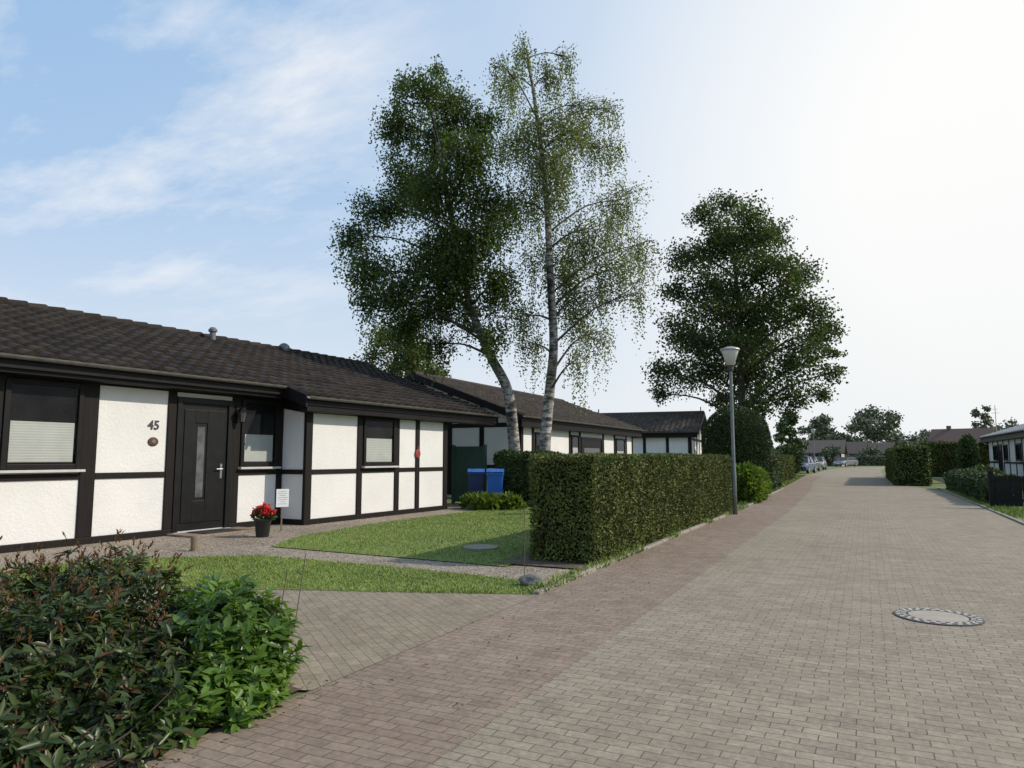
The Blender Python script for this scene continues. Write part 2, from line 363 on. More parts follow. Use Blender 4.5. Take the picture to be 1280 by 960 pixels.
grass('grass_tufts', [(-3.05,6.70),(-3.05,6.84),(-6.3,5.62),(-10,4.15),(-10,3.95),(-6.3,5.42)], 2600, .02, .06, .01, .014, 'ragged grass edge where the driveway meets the small lawn', -.05)
GP = [(-3.2,7.42),(-3.2,8.25),(-8.3,8.4),(-9.0,9.6),(-9.4,12.5),(-9.3,17.6),(-10.4,17),(-10.8,11.2),(-11.2,6),(-10.5,3.8),(-9.2,6.55),(-7.7,7.67)]
q = scatter(GP, 8000); n = len(q)
tag(leaves('gravel', np.column_stack([q, np.full(n, .010)]), np.column_stack([rng.normal(size=(n,2)), np.zeros(n)]),
   np.column_stack([rng.normal(0,.3,(n,2)), np.ones(n)]), rng.uniform(.012,.034,n), rng.uniform(.012,.028,n), M['stone']),
   'pale mixed pebbles on the path and around the white house', 'gravel', kind='stuff')
q = np.concatenate([scatter([(-3.6,.2),(-2.7,.2),(-2.9,3.6),(-4.2,3.7)], 520), scatter([(-3.1,3.5),(-2.0,3.5),(-2.6,17),(-3.1,17)], 320)]); n = len(q)
tag(leaves('leaf_litter', np.column_stack([q, np.full(n, .022)]), np.column_stack([rng.normal(size=(n,2)), rng.normal(0,.15,n)]),
   np.column_stack([rng.normal(0,.3,(n,2)), np.ones(n)]), rng.uniform(.012,.04,n), rng.uniform(.008,.018,n), M['leaf_rhodo_brown']),
   'small dry brown leaves lying on soil and paving along the bed edge', 'leaf litter', kind='stuff')
mb = MB(); y = 6.75
while y < 34:
    xo = -3.05 if y < 20 else -3.05-(y-20)*.025
    xo += random.uniform(-.008, .008)
    mb.box(xo-.08, xo, y, y+.98, -.05, .05+random.uniform(-.008,.008)); y += 1.0
tag(mb.build('kerb', M['concrete'], bevel=.012), kind='structure')
mb = MB(); y = 9
while y < 38: mb.box(2.87, 2.96, y, y+.98, -.05, .04+random.uniform(-.006,.006)); y += 1
tag(mb.build('kerb', M['concrete'], bevel=.012), kind='structure')

# ------------------------------------------------------------------ house parts
def tile_rows(mb, y0, y1, rx, rz, m, k0, k1, dx, pitch=.3, sub=6, amp=.068, lift=.055):
    nc = max(1, int(round((y1-y0)/pitch))); pw = (y1-y0)/nc
    us = [i/sub for i in range(sub+1)]
    pf = [amp*(.5-.5*math.cos(2*math.pi*min(1, u*1.12)))**.8 for u in us]
    for k in range(k0, k1):
        for c in range(nc):
            j = random.uniform(-.009,.009); jz = random.uniform(-.006,.006); yb = y0+c*pw; vs = []
            for (xx, hh) in ((rx+k*dx, 0), (rx+(k+1)*dx+.025+j, lift), (rx+(k+1)*dx+.025+j, -.01)):
                for u, p in zip(us, pf): vs.append((xx, yb+u*pw*1.02, rz-m*(xx-rx)+hh+p*(1 if hh >= 0 else .5)+jz))
            n1 = sub+1; fs = []
            for r in range(2):
                for i in range(sub): fs.append((r*n1+i, (r+1)*n1+i, (r+1)*n1+i+1, r*n1+i+1))
            mb.add(vs, fs)
def window(root, x, y0, y1, z0, z1, blind=None, mull=None, sill=True, fw=.085):
    f = MB(); X0, X1 = x+.004, x+.06
    f.box(X0, X1, y0, y0+fw, z0, z1).box(X0, X1, y1-fw, y1, z0, z1)
    f.box(X0, X1-.003, y0+fw, y1-fw, z0, z0+fw).box(X0, X1-.003, y0+fw, y1-fw, z1-fw, z1)
    if mull:
        for t in mull: f.box(X0, X1-.005, t-.04, t+.04, z0+fw, z1-fw)
    fr = f.build('window', M['trim'], root, bevel=.008)
    b = MB().box(x-.02, x+.008, y0+.02, y1-.02, z0+.02, z1-.02); b.build('interior', M['room'], fr)
    e = fw-.01
    g = MB().add([(x+.036,y0+e,z0+e),(x+.036,y1-e,z0+e),(x+.036,y1-e,z1-e),(x+.036,y0+e,z1-e)], [(0,1,2,3)]); g.build('pane', M['glass'], fr, recalc=False)
    if blind:
        mb = MB(); za, zb = blind; n = int((zb-za)/.02); vs = []
        for i in range(n+1):
            xx = x+.014+(.003 if i % 2 else 0); z = za+(zb-za)*i/n
            vs += [(xx, y0+fw+.03, z), (xx, y1-fw-.03, z)]
        mb.add(vs, [(2*i, 2*i+1, 2*i+3, 2*i+2) for i in range(n)]); mb.build('blind', M['blind'], fr)
    if sill:
        MB().box(x+.0, x+.13, y0-.04, y1+.04, z0-.045, z0-.004).build('sill', M['sill'], fr, bevel=.006)
    return fr
def post(root, x0, x1, y0, y1, z0, z1, name='timber_post'):
    return MB().box(x0, x1, y0, y1, z0, z1).build(name, M['timber'], root, bevel=.01)
def gutter(root, x, z, y0, y1):
    mb = MB(); n = 8; vs = []
    for y in (y0, y1):
        for i in range(n+1):
            a = math.pi+math.pi*i/n; vs.append((x+.06*math.cos(a), y, z+.06*math.sin(a)))
        for i in range(n, -1, -1):
            a = math.pi+math.pi*i/n; vs.append((x+.05*math.cos(a), y, z+.05*math.sin(a)))
    k = 2*(n+1)
    mb.add(vs, [(i, (i+1) % k, k+(i+1) % k, k+i) for i in range(k)]); return mb.build('gutter', M['gutter'], root)

# ------------------------------------------------------------------ house with number
h1 = empty('half_timbered_house', (-10.5, 11.45, 0), R(-2.5), 'low white half timbered house with dark tiled roof and number on its wall', 'house')
w = MB()
w.prism([(-.7,-.05),(-.7,2.84),(-4.8,4.26),(-9,2.75),(-9,-.05)], -9, 0)
w.prism([(0,-.05),(0,2.58),(-.7,2.83),(-4.8,4.26),(-9,2.75),(-9,-.05)], 0.001, 5.2)
w.build('wall', M['plaster'], h1)
rx, rz, m, dx = -4.8, 4.47, .3575, .3214
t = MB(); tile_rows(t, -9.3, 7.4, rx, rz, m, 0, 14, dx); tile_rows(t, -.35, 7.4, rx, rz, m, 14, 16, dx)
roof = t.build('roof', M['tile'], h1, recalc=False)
zt = lambda x: rz-m*(x-rx)
d = MB()
for e, y0, y1 in ((-.3,-9.25,-.33),(.33,-.33,7.36)):
    d.prism([(e,zt(e)-.04),(rx,rz-.04),(-9.5,zt(-.1)-.04),(-9.5,zt(-.1)-.16),(rx,rz-.16),(e,zt(e)-.16)], y0, y1)
d.build('roof_deck', M['trim'], roof)
rc = MB()
for k in range(44): rc.tube([(rx,-9.3+k*.38,rz+.01),(rx,-9.3+k*.38+.40,rz+.03)], [.115,.13], 10)
rc.build('ridge_cap', M['tile_plain'], roof)
MB().lathe([(.075,-.15),(.075,.24),(.11,.25),(.11,.30),(.06,.36)], (rx+.35,1.07,rz-.1), 14).build('vent_pipe', M['vent'], roof)
MB().lathe([(.17,-.1),(.17,.06),(.14,.13),(.08,.18),(.02,.20)], (rx,3.8,rz+.07), 16).build('roof_vent', M['vent'], roof, smooth=True)
for y0 in (7.40, -.40):
    xa = rx if y0 > 0 else -.3
    MB().prism([(xa,zt(xa)+.05),(.36,zt(.36)+.05),(.36,zt(.36)-.2),(xa,zt(xa)-.2)], y0, y0+.045).build('verge_board', M['trim'], roof)
MB().box(.03,.30,-.30,7.36,2.35,2.535).build('eaves_board', M['trim'], h1, bevel=.01)
MB().box(-.67,-.36,-9.2,-.34,2.63,2.79).build('eaves_board', M['trim'], h1, bevel=.01)
gutter(h1, .42, zt(.36)+.02, -.38, 7.42); gutter(h1, -.23, zt(-.3)+.02, -9.3, -.41)
X = -.7; xo = X+.03
for y0, y1 in ((-9,-8.8),(-7.2,-7.0),(-5.70,-5.45),(-4.26,-4.01),(-2.74,-2.57),(-1.33,-1.13),(-.15,-.002)):
    post(h1, X-.05, xo, y0, y1, .12, 2.62)
MB().box(X-.05, xo+.006, -9, -.002, 2.6, 2.81).build('top_beam', M['timber'], h1, bevel=.01)
MB().box(X-.05, xo+.01, -9, -2.57, -.02, .12).build('plinth', M['timber'], h1, bevel=.01)
MB().box(X-.05, xo+.01, -1.33, -.002, -.02, .12).build('plinth', M['timber'], h1, bevel=.01)
for y0, y1 in ((-8.8,-7.2),(-7.0,-5.70),(-5.45,-4.26),(-4.01,-2.74),(-1.13,-.15)):
    MB().box(X-.05, xo-.004, y0, y1, 1.05, 1.15).build('timber_rail', M['timber'], h1, bevel=.01)
window(h1, X, -5.44, -4.27, 1.215, 2.595, (1.33,1.95)); window(h1, X, -6.99, -5.71, 1.215, 2.595, (1.33,1.9))
window(h1, X, -1.12, -.16, 1.215, 2.595, (1.32,1.87))
dfm = MB()
dfm.box(X-.03,X+.05,-2.568,-2.46,.04,2.52).box(X-.03,X+.05,-1.44,-1.332,.04,2.52).box(X-.03,X+.047,-2.46,-1.44,2.41,2.52)
door = dfm.build('door', M['door'], h1, bevel=.008)
lf = MB().box(X-.03,X+.015,-2.46,-1.44,.06,2.41)
lf.box(X+.012,X+.03,-2.40,-2.17,.2,2.30).box(X+.012,X+.03,-1.90,-1.50,.2,2.30).box(X+.012,X+.03,-2.17,-1.90,.2,.6).box(X+.012,X+.03,-2.17,-1.90,2.05,2.30)
lf.build('door_leaf', M['door'], door, bevel=.006)
MB().box(X+.010,X+.022,-2.11,-1.95,.66,1.98).build('door_glass', M['frost'], door)
hd = MB().box(X+.03,X+.042,-1.59,-1.545,1.0,1.28).tube([(X+.03,-1.565,1.18),(X+.08,-1.565,1.18),(X+.08,-1.70,1.18)], .011, 8); hd.build('door_handle', M['steel'], door)
MB().box(X-.03,X+.1,-2.57,-1.33,.0,.045).build('threshold', M['sill'], door)
cu = bpy.data.curves.new('number_curve', 'FONT'); cu.body = '45'; cu.size = .225; cu.extrude = .004; cu.shear = .06; cu.offset = .005
to = bpy.data.objects.new('number_tmp', cu); COL.objects.link(to); bpy.context.view_layer.update()
me = bpy.data.meshes.new_from_object(to.evaluated_get(bpy.context.evaluated_depsgraph_get())); bpy.data.objects.remove(to)
for vv in me.vertices:
    x, y, z = vv.co; vv.co = (X+.006+z, -3.12+x, 1.90+y)
me.materials.clear(); me.materials.append(M['ink'])
no = bpy.data.objects.new('house_number', me); COL.objects.link(no); no.parent = h1
pq = MB().lathe([(.10,0),(.10,.012),(.085,.022),(.02,.024)], (X,-3.0,1.68), 24, 'x', .8).build('wall_plaque', M['brown'], h1)
MB().lathe([(.04,.022),(.035,.03),(.01,.031)], (X,-3.0,1.685), 10, 'x').build('plaque_motif', M['wood'], pq)
lan = MB().box(xo,xo+.02,-1.27,-1.18,2.1,2.4).tube([(xo+.02,-1.225,2.32),(xo+.10,-1.225,2.40),(xo+.14,-1.225,2.36)], .012, 6)
lan.lathe([(.03,.0),(.095,-.05),(.10,-.065),(.02,-.066)], (xo+.14,-1.225,2.37), 6).lathe([(.02,-.29),(.05,-.27),(.05,-.26),(.02,-.255)], (xo+.14,-1.225,2.37), 6)
lan = lan.build('wall_lantern', M['trim'], h1)
MB().lathe([(.05,-.26),(.075,-.07)], (xo+.14,-1.225,2.37), 6).build('lantern_glass', M['frost'], lan)
for y0, y1 in ((0,.16),(1.58,1.75),(2.95,3.12),(3.80,3.96),(5.05,5.2)):
    post(h1, -.05, .03, y0-(.03 if y0 == 0 else 0), y1+(.03 if y1 == 5.2 else 0), .12, 2.36)
MB().box(-.05,.036,-.03,5.23,2.34,2.56).build('top_beam', M['timber'], h1, bevel=.01)
MB().box(-.05,.04,-.04,5.24,-.02,.12).build('plinth', M['timber'], h1, bevel=.01)
for y0, y1 in ((.16,1.58),(1.75,2.95),(3.12,3.80),(3.96,5.05)):
    MB().box(-.05,.026,y0,y1,1.05,1.15).build('timber_rail', M['timber'], h1, bevel=.01)
window(h1, 0, 1.76, 2.94, 1.205, 2.34, (1.3,1.85))
MB().box(-.69,-.05,-.026,.02,1.05,1.15).build('timber_rail', M['timber'], h1, bevel=.01)
MB().box(-.69,-.05,-.03,.02,-.02,.12).build('plinth', M['timber'], h1, bevel=.01)
MB().prism([(-.69,2.45),(-.05,2.34),(-.05,2.58),(-.69,2.81)], -.028, .02).build('top_beam', M['timber'], h1)
MB().lathe([(.105,.0),(.105,.012),(.09,.018),(.03,.020)], (.03,3.87,1.5), 8, 'x', 1.15).box(.03,.042,3.855,3.885,1.6,1.70).build('red_plaque', M['red'], h1)

# ------------------------------------------------------------------ other houses
def timber_house(label, loc, rotz, L, ridge_x, ez, m, posts, wins, doors, gposts=(), tile='tile_grey', over=.6, rail=True, group=None, vents=(), ends=(0,)):
    h = empty('half_timbered_house', loc, rotz, label, 'house', group)
    ex = .35; rz = ez+m*(ex-ridge_x); zt = lambda x: rz-m*(x-ridge_x)
    wt = zt(0)-.17
    MB().prism([(0,-.05),(0,wt),(ridge_x,rz-.18),(2*ridge_x,wt),(2*ridge_x,-.05)], 0, L).build('wall', M['plaster'], h)
    t = MB(); k = int((ex-ridge_x)/.32); tile_rows(t, -over, L+over, ridge_x, rz, m, 0, k, (ex-ridge_x)/k, sub=4)
    rf = t.build('roof', M[tile], h, recalc=False)
    MB().prism([(ex,zt(ex)-.04),(ridge_x,rz-.04),(2*ridge_x-ex,zt(ex)-.04),(2*ridge_x-ex,zt(ex)-.15),(ridge_x,rz-.15),(ex,zt(ex)-.15)], -over+.02, L+over-.02).build('roof_deck', M['trim'], rf)
    MB().tube([(ridge_x,-over,rz+.01),(ridge_x,L+over,rz+.01)], .12, 10).build('ridge_cap', M[tile], rf)
    for yy in (-over-.03, L+over):
        MB().prism([(ex+.02,zt(ex)+.03),(ridge_x,rz+.05),(2*ridge_x-ex,zt(ex)+.03),(2*ridge_x-ex,zt(ex)-.2),(ridge_x,rz-.2),(ex+.02,zt(ex)-.22)], yy, yy+.04).build('verge_board', M['trim'], rf)
    for vy in vents:
        MB().lathe([(.12,-.1),(.12,.25),(.16,.27),(.16,.33),(.05,.42)], (ridge_x+.1,vy,rz), 12).build('vent_pipe', M['vent'], rf)
    MB().box(.035,ex-.03,-over+.05,L+over-.05,zt(ex)-.34,zt(ex)-.12).build('eaves_board', M['trim'], h)
    gutter(h, ex+.09, zt(ex), -over, L+over)
    top = zt(ex)-.30
    for p in posts: post(h, -.05, .03, p, p+.18, .1, top)
    MB().box(-.05,.034,-.02,L+.02,top-.02,wt).build('top_beam', M['timber'], h)
    MB().box(-.05,.036,-.02,L+.02,-.02,.13).build('plinth', M['timber'], h)
    if rail:
        ps = sorted(posts)
        for a, b in zip(ps[:-1], ps[1:]):
            if not any(a <= dd[0] <= b for dd in doors): MB().box(-.05,.024,a+.18,b,1.04,1.15).build('timber_rail', M['timber'], h)
    for (y0, y1, z0, z1, bl) in wins: window(h, 0, y0, y1, z0, z1, bl, mull=[(y0+y1)/2] if y1-y0 > 1.5 else None)
    for (y0, y1) in doors:
        f = MB().box(.0,.05,y0,y0+.09,.05,2.25).box(.0,.05,y1-.09,y1,.05,2.25).box(.0,.047,y0+.09,y1-.09,2.16,2.25).build('door', M['door'], h)
        MB().box(-.02,.02,y0+.09,y1-.09,.05,2.16).build('door_leaf', M['door'], f)
        MB().box(.02,.026,y0+.35,y1-.35,.6,1.8).build('door_glass', M['carglass'], f)
    for ye in ends:
        a, b = (-.03, .02) if ye == 0 else (L-.02, L+.03)
        for g in gposts:
            post(h, g-.09, g+.09, a, b, .1, zt(g)-.22)
        if gposts:
            MB().box(2*ridge_x,-.05,a+.004,b-.004,2.45,2.6).build('timber_rail', M['timber'], h)
            MB().box(2*ridge_x,-.05,a+.006,b-.006,1.04,1.15).build('timber_rail', M['timber'], h)
    return h
timber_house('neighbouring white half timbered house with dark windows behind the two birches', (-10.5,21.8,0), 0, 13.0, -4.0, 2.78, .37,
   (0,.9,2.2,4.4,5.5,8.4,10.0,11.8,12.82), ((1.15,2.15,1.2,2.3,None),(4.6,5.45,1.2,2.3,(1.3,1.8)),(10.25,11.6,1.2,2.3,(1.3,1.7))), ((5.7,8.3),), (-.1,-1.5,-2.8,-4.0,-5.4), vents=(6.5,))
timber_house('small white bungalow with level brown roof beyond the birches, left of the big dark tree', (-16.6,42.6,0), R(-84), 7.2, -4.0, 2.95, .32,
   (0,1.6,3.0,4.3,5.7,7.02), ((1.8,2.95,1.2,2.3,None),), (), (-.1,-1.7,-3.2,-4.8,-6.4), 'tile_light', ends=(0,1), over=.45)
timber_house('half timbered house with pale grey sheet roof at the right edge of the photo', (7.7,59.5,0), R(180), 15, -4.0, 2.8, .33,
   (0,2,4,6,8,10,12,13.4,14.8), ((2.3,3.8,1.2,2.2,None),(6.4,7.6,1.2,2.2,None),(10.4,11.8,1.2,2.2,None)), ((4.5,5.6),), (), 'sheet_roof')
def far_house(label, c, rotz, L, W, ez, rz, roofm, wall='plaster'):
    h = empty('distant_house', c, rotz, label, 'house')
    MB().prism([(-W/2,0),(-W/2,ez),(0,rz-.15),(W/2,ez),(W/2,0)], -L/2, L/2).build('wall', M[wall], h)
    s = (rz-ez)/(W/2); o = .5
    rf = MB().prism([(-W/2-o,ez-s*o),(0,rz),(W/2+o,ez-s*o),(W/2+o,ez-s*o-.2),(0,rz-.2),(-W/2-o,ez-s*o-.2)], -L/2-.5, L/2+.5).build('roof', M[roofm], h)
    MB().box(-.3,.3,L*.2,L*.2+.6,rz-.4,rz+.5).build('chimney', M['tile_red'], rf)
    for k, y in enumerate((-L*.36, -L*.08, L*.2)):
        f = MB().box(-W/2-.04, -W/2+.02, y, y+1.4, 1.0, 2.2).build('window', M['trim'], h)
        MB().box(-W/2-.05, -W/2-.041, y+.1, y+1.3, 1.1, 2.1).build('pane', M['carglass'], f)
    for y in (-L/2, -L*.2, L*.08, L/2-.2):
        MB().box(-W/2-.03, -W/2+.01, y, y+.2, 0, ez).build('timber_post', M['timber'], h)
    return h
def gp(px, d): p = at(px, 500, d); p.z = 0; return p
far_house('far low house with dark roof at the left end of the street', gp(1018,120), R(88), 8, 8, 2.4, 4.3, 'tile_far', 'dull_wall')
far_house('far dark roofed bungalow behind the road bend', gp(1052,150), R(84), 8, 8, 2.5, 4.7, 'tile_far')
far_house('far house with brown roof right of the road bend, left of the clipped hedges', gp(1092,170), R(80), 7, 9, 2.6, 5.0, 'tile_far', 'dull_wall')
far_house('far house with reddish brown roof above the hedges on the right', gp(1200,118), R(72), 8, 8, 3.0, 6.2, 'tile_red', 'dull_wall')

# ------------------------------------------------------------------ plants
def smooth_path(pts, k=5):
    out = []; P = [Vector(p) for p in pts]; n = len(P)
    for i in range(n-1):
        p0, p1, p2, p3 = P[max(i-1,0)], P[i], P[i+1], P[min(i+2,n-1)]
        for j in range(k):
            t = j/k; out.append(.5*((2*p1)+(p2-p0)*t+(2*p0-5*p1+4*p2-p3)*t*t+(3*p1-p0-3*p2+p3)*t**3))
    out.append(P[-1]); return out
def soft(k, s):
    g = rng.normal(0, 1, (k,3)); l = np.linalg.norm(g, axis=1, keepdims=True)
    return g/l*np.minimum(l, 2.1+.25*(l-2.1).clip(0))*s
def tree(label, cat, trunk, r0, clumps, n, L, W, lm, bark, group=None, droop=0., name='tree', twigs=9, sig=.26, minz=2.5, tw=True, rtop=.03, strands=0, limbf=1., sl=(.35,1.25)):
    base = Vector(trunk[0]); base.z = 0
    root = empty(name, base, 0, label, cat, group)
    tp = smooth_path(trunk, 5); m = len(tp)
    rr = [r0*(1.25 if i == 0 else 1)*(1-i/(m-1))**.8+rtop for i in range(m)]
    lb = MB(); lb.tube(tp, rr, 12).use(1); P = []; D = []
    tot = sum(r**2.1 for c, r in clumps)
    for c, r in clumps:
        hd = min((Vector((c.x-p.x, c.y-p.y, 0)).length for p in tp))
        tz = c.z-.55*hd-.2
        i = min(range(1, m), key=lambda k: abs(tp[k].z-max(tz, minz))); a = tp[i]
        mid = a.lerp(c, .5)+Vector((0,0,.10*(c-a).length)); pth = smooth_path([a, mid, c], 4)
        ra = min(rr[i]*.55, .10*r0/.2*.6+.02*r)*limbf
        lb.tube(pth, [ra*(1-j/(len(pth)-1))+.010 for j in range(len(pth))], 5)
        ends = []
        for j in range(twigs):
            s = mid.lerp(c, random.uniform(.2, 1)); dv = Vector(runit(1)[0]); dv.z = dv.z*.8+.1
            e = c+dv*r*random.uniform(.55, 1.02); ends.append(e)
            if tw:
                md = s.lerp(e, .5)+Vector((0,0,.08*r)); lb.tube([s, md, e], [.018*max(1,r0/.25)*limbf, .010, .005], 3, False)
        k = int(n*r**2.1/tot)
        E = np.array([tuple(e) for e in ends]); idx = rng.integers(0, len(E), k)
        tl = rng.uniform(.35, 1.02, k)[:,None]; cc = np.array(tuple(c))
        Q = cc+(E[idx]-cc)*tl+soft(k, sig*r)*np.array([1,1,.85])
        if droop: Q[:,2] -= np.minimum(rng.exponential(droop, k), 3*droop)
        P.append(Q); d_ = runit(k); d_[:,2] -= .5; D.append(d_)
        if strands:
            ns = max(2, int(strands*r**2.1/tot)); jj = rng.integers(0, len(E), ns)
            S0 = cc+(E[jj]-cc)*rng.uniform(.3,1.05,ns)[:,None]+soft(ns,.15*r); ln = rng.uniform(sl[0],sl[1],ns)
            per = 20; tt = np.tile(np.linspace(.0,1,per), ns); si = np.repeat(np.arange(ns), per)
            sway = rng.normal(0,.12,(ns,2))
            Q = S0[si].copy(); Q[:,2] -= tt*ln[si]; Q[:,:2] += sway[si]*tt[:,None]**.5; Q += rng.normal(0,.035,Q.shape)
            P.append(Q); d_ = runit(len(Q))*.8; d_[:,2] -= .8; D.append(d_)
    lb.build('trunk', [M[bark], M['bark'] if bark == 'birch' else M[bark]], root, True, off=base)
    P = np.concatenate(P); D = np.concatenate(D); k = len(P)
    leaves('crown', P, D, runit(k), L*rng.uniform(.7,1.3,k), W*rng.uniform(.7,1.3,k), M[lm], root, off=base)
    return root
def pxcl(lst, d, spread, f=1.):
    out = []
    for px, py, r in lst:
        j = random.uniform(-spread, spread); dd = d+j
        out.append((at(px, py, dd), r*f/FPX*dd*1.0))
    return out
def pxtr(lst, d):
    o = [at(px, py, d) for px, py in lst]; o[0].z = -.05; return o
tree('left birch with curved leaning white trunk and dense dark green crown', 'birch tree',
  pxtr([(650,620),(643,560),(635,490),(613,445),(594,400),(581,355),(566,280),(548,180),(528,95)], 22), .165,
  pxcl([(528,112,36),(505,155,40),(572,128,42),(520,220,54),(590,200,54),(478,262,40),(540,300,64),(606,290,50),(440,295,30),(468,338,44),
        (560,375,58),(508,400,36),(620,355,44),(548,430,26),(612,415,28),(560,240,62),(600,150,38),(462,372,22),(620,250,42),(500,100,18),(545,85,16),(545,170,44),(500,355,46),(570,330,50)], 22, 1.9),
  46000, .090, .066, 'leaf_birch_a', 'birch', 'birches behind the hedge', .16, 'birch_tree', 16, .215, 3.2, strands=1300, limbf=.7, sl=(.4,1.4))
tree('right birch with straight white trunk and airy lighter crown', 'birch tree',
  pxtr([(682,620),(681,560),(687,490),(692,430),(688,350),(683,250),(672,150),(658,60)], 21.5), .165,
  pxcl([(652,62,26),(690,92,32),(632,102,32),(730,132,34),(680,150,44),(642,175,38),(752,185,36),(700,220,50),(778,250,38),(655,255,44),
        (735,285,52),(802,305,26),(770,335,44),(690,325,52),(720,375,48),(795,365,20),(655,395,34),(742,415,28),(722,448,20),(668,430,20),(765,135,18),(625,78,18),(705,70,20),(675,205,36),(715,165,36)], 21.5, 1.8),
  18000, .074, .052, 'leaf_birch_b', 'birch', 'birches behind the hedge', .2, 'birch_tree', 14, .25, 3.2, strands=1600, limbf=.55, sl=(.5,1.8))
tree('big dark broad tree left of the road behind the street lamp', 'tree',
  pxtr([(928,605),(927,560),(927,500),(925,420),(918,330),(908,270)], 46), .30,
  pxcl([(903,258,26),(874,270,26),(938,268,28),(966,296,28),(868,322,40),(918,312,52),(970,328,40),(1004,345,26),(846,365,28),(852,415,38),(905,395,56),(962,395,56),
        (1014,390,34),(1036,412,20),(834,465,34),(880,465,42),(942,465,50),(1000,455,44),(1040,466,20),(990,495,32),(824,492,18),(905,498,26),(950,502,30),(1043,440,14),(1032,492,18),
        (885,355,40),(930,355,42),(985,360,34),(1015,425,30),(960,430,42),(910,430,42),(868,430,36),(895,298,36),(945,300,34)], 46, 3.8, 1.02),
  52000, .19, .14, 'leaf_oak', 'bark', None, .05, 'broadleaf_tree', 13, .222, 4)
tree('pale green tree crown showing over the ridge of the numbered house', 'tree',
  pxtr([(495,590),(495,500),(497,430)], 40), .2,
  pxcl([(480,425,26),(505,412,28),(525,445,28),(462,445,18),(495,455,34),(545,462,18),(520,470,24)], 40, 1.5), 9000, .16, .11, 'leaf_birch_b', 'bark', None, .2, 'garden_tree', 8, .28, 3)
def far_tree(label, px, d, top, wpx, low, n=3500, lm='leaf_far', Lf=.0038, cat='tree', dens=.3):
    cl_ = []
    for k in range(9):
        f = k/8; py = top+(low-top)*(.15+.75*f); ww = wpx*(.35+.65*math.sin(math.pi*min(1, .25+.6*f)))
        cl_.append((px+random.uniform(-.5,.5)*ww, py, wpx*.26))
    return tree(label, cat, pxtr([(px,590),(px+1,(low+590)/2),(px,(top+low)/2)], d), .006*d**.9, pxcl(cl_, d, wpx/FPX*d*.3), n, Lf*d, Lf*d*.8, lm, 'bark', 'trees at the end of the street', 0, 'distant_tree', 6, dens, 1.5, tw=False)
far_tree('rounded pale tree on the skyline above the far roofs', 1093, 200, 514, 48, 548, 3600)
far_tree('tree above the far houses at the left end of the street', 1028, 150, 522, 40, 554, 3000)
far_tree('dark tree right behind the parked cars on the left', 988, 95, 512, 34, 566, 3500, 'leaf_hedge_dark')
far_tree('thin loose tree beside the mast over the right hand roofs', 1226, 140, 506, 20, 540, 700)
far_tree('low distant trees over the right hand hedge', 1135, 230, 545, 40, 562, 1800)
far_tree('low distant trees left of the reddish brown roof', 1165, 240, 541, 40, 562, 1800)
far_tree('low distant greenery in the gap between the far roofs', 1065, 240, 550, 36, 568, 1500)
far_tree('distant greenery behind the big dark tree', 1050, 180, 540, 34, 566, 1800)
far_tree('dim tree line behind the pale roofed house', 1262, 160, 528, 40, 560, 1200)
far_tree('bushy tree hiding the wall of the far low house on the left', 1000, 100, 548, 24, 574, 1800)
far_tree('small tree before the far dark roofed bungalow', 1036, 115, 558, 20, 576, 1200)
far_tree('round bush tree before the brown roofed far house', 1088, 140, 561, 20, 577, 1200)

def hedge(label, x0, x1, y0, y1, h, n, L, W, lm, rnd=.14, amp=.06, name='clipped_hedge', cat='hedge'):
    base = Vector(((x0+x1)/2, (y0+y1)/2, 0)); root = empty(name, base, 0, label, cat)
    hx, hy = (x1-x0)/2, (y1-y0)/2
    i = .09
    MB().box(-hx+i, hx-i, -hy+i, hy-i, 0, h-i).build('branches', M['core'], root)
    ar = np.array([2*hy*h, 2*hy*h, 2*hx*h, 2*hx*h, 4*hx*hy]); f = rng.choice(5, n, p=ar/ar.sum())
    u = rng.uniform(-1,1,n); w_ = rng.uniform(0,1,n)
    P = np.zeros((n,3))
    P[:,0] = np.where(f == 0, -hx, np.where(f == 1, hx, u*hx)); P[:,1] = np.where(f < 2, u*hy, np.where(f == 2, -hy, np.where(f == 3, hy, (w_*2-1)*hy)))
    P[:,2] = np.where(f == 4, h, w_*h)
    inner = np.column_stack([np.clip(P[:,0], -hx+rnd, hx-rnd), np.clip(P[:,1], -hy+rnd, hy-rnd), np.minimum(P[:,2], h-rnd)])
    dn = P-inner; dn = nrm(dn); P = inner+dn*rnd
    o = np.array([noise.noise((p[0]*1.3+x0, p[1]*1.3+y0, p[2]*1.8)) + .6*noise.noise((p[0]*4+x0, p[1]*4, p[2]*4)) for p in P])
    P += dn*(o[:,None]*amp) - dn*np.abs(rng.normal(0,.04,n))[:,None]
    D = dn*.45+runit(n)*.7+np.array([0,0,.4])
    leaves('foliage', P, D, runit(n)*.7+dn, L*rng.uniform(.6,1.4,n), W*rng.uniform(.6,1.4,n), M[lm], root)
    return root
hedge('long clipped thuja hedge along the kerb in front of the lawn', -4.15, -3.17, 8.85, 19.4, 1.43, 120000, .048, .022, 'leaf_hedge', .09, .04)
hedge('dark garden hedge below the two birch trunks', -9.95, -7.9, 18.8, 19.35, 1.52, 15000, .08, .05, 'leaf_hedge_dark', .2, .1)
hedge('clipped hedge block just past the domed yew on the left', -4.9, -3.6, 30, 35.5, 1.75, 12000, .09, .05, 'leaf_hedge_dark', .15, .06)
hedge('longer clipped hedge left of the road behind the first block past the yew', -5.6, -4.2, 37, 50, 1.5, 14000, .10, .06, 'leaf_hedge', .15, .06)
hedge('nearest block shaped clipped hedge jutting to the right edge of the road', 1.25, 2.8, 40.5, 57, 1.95, 22000, .11, .06, 'leaf_hedge', .15, .06)
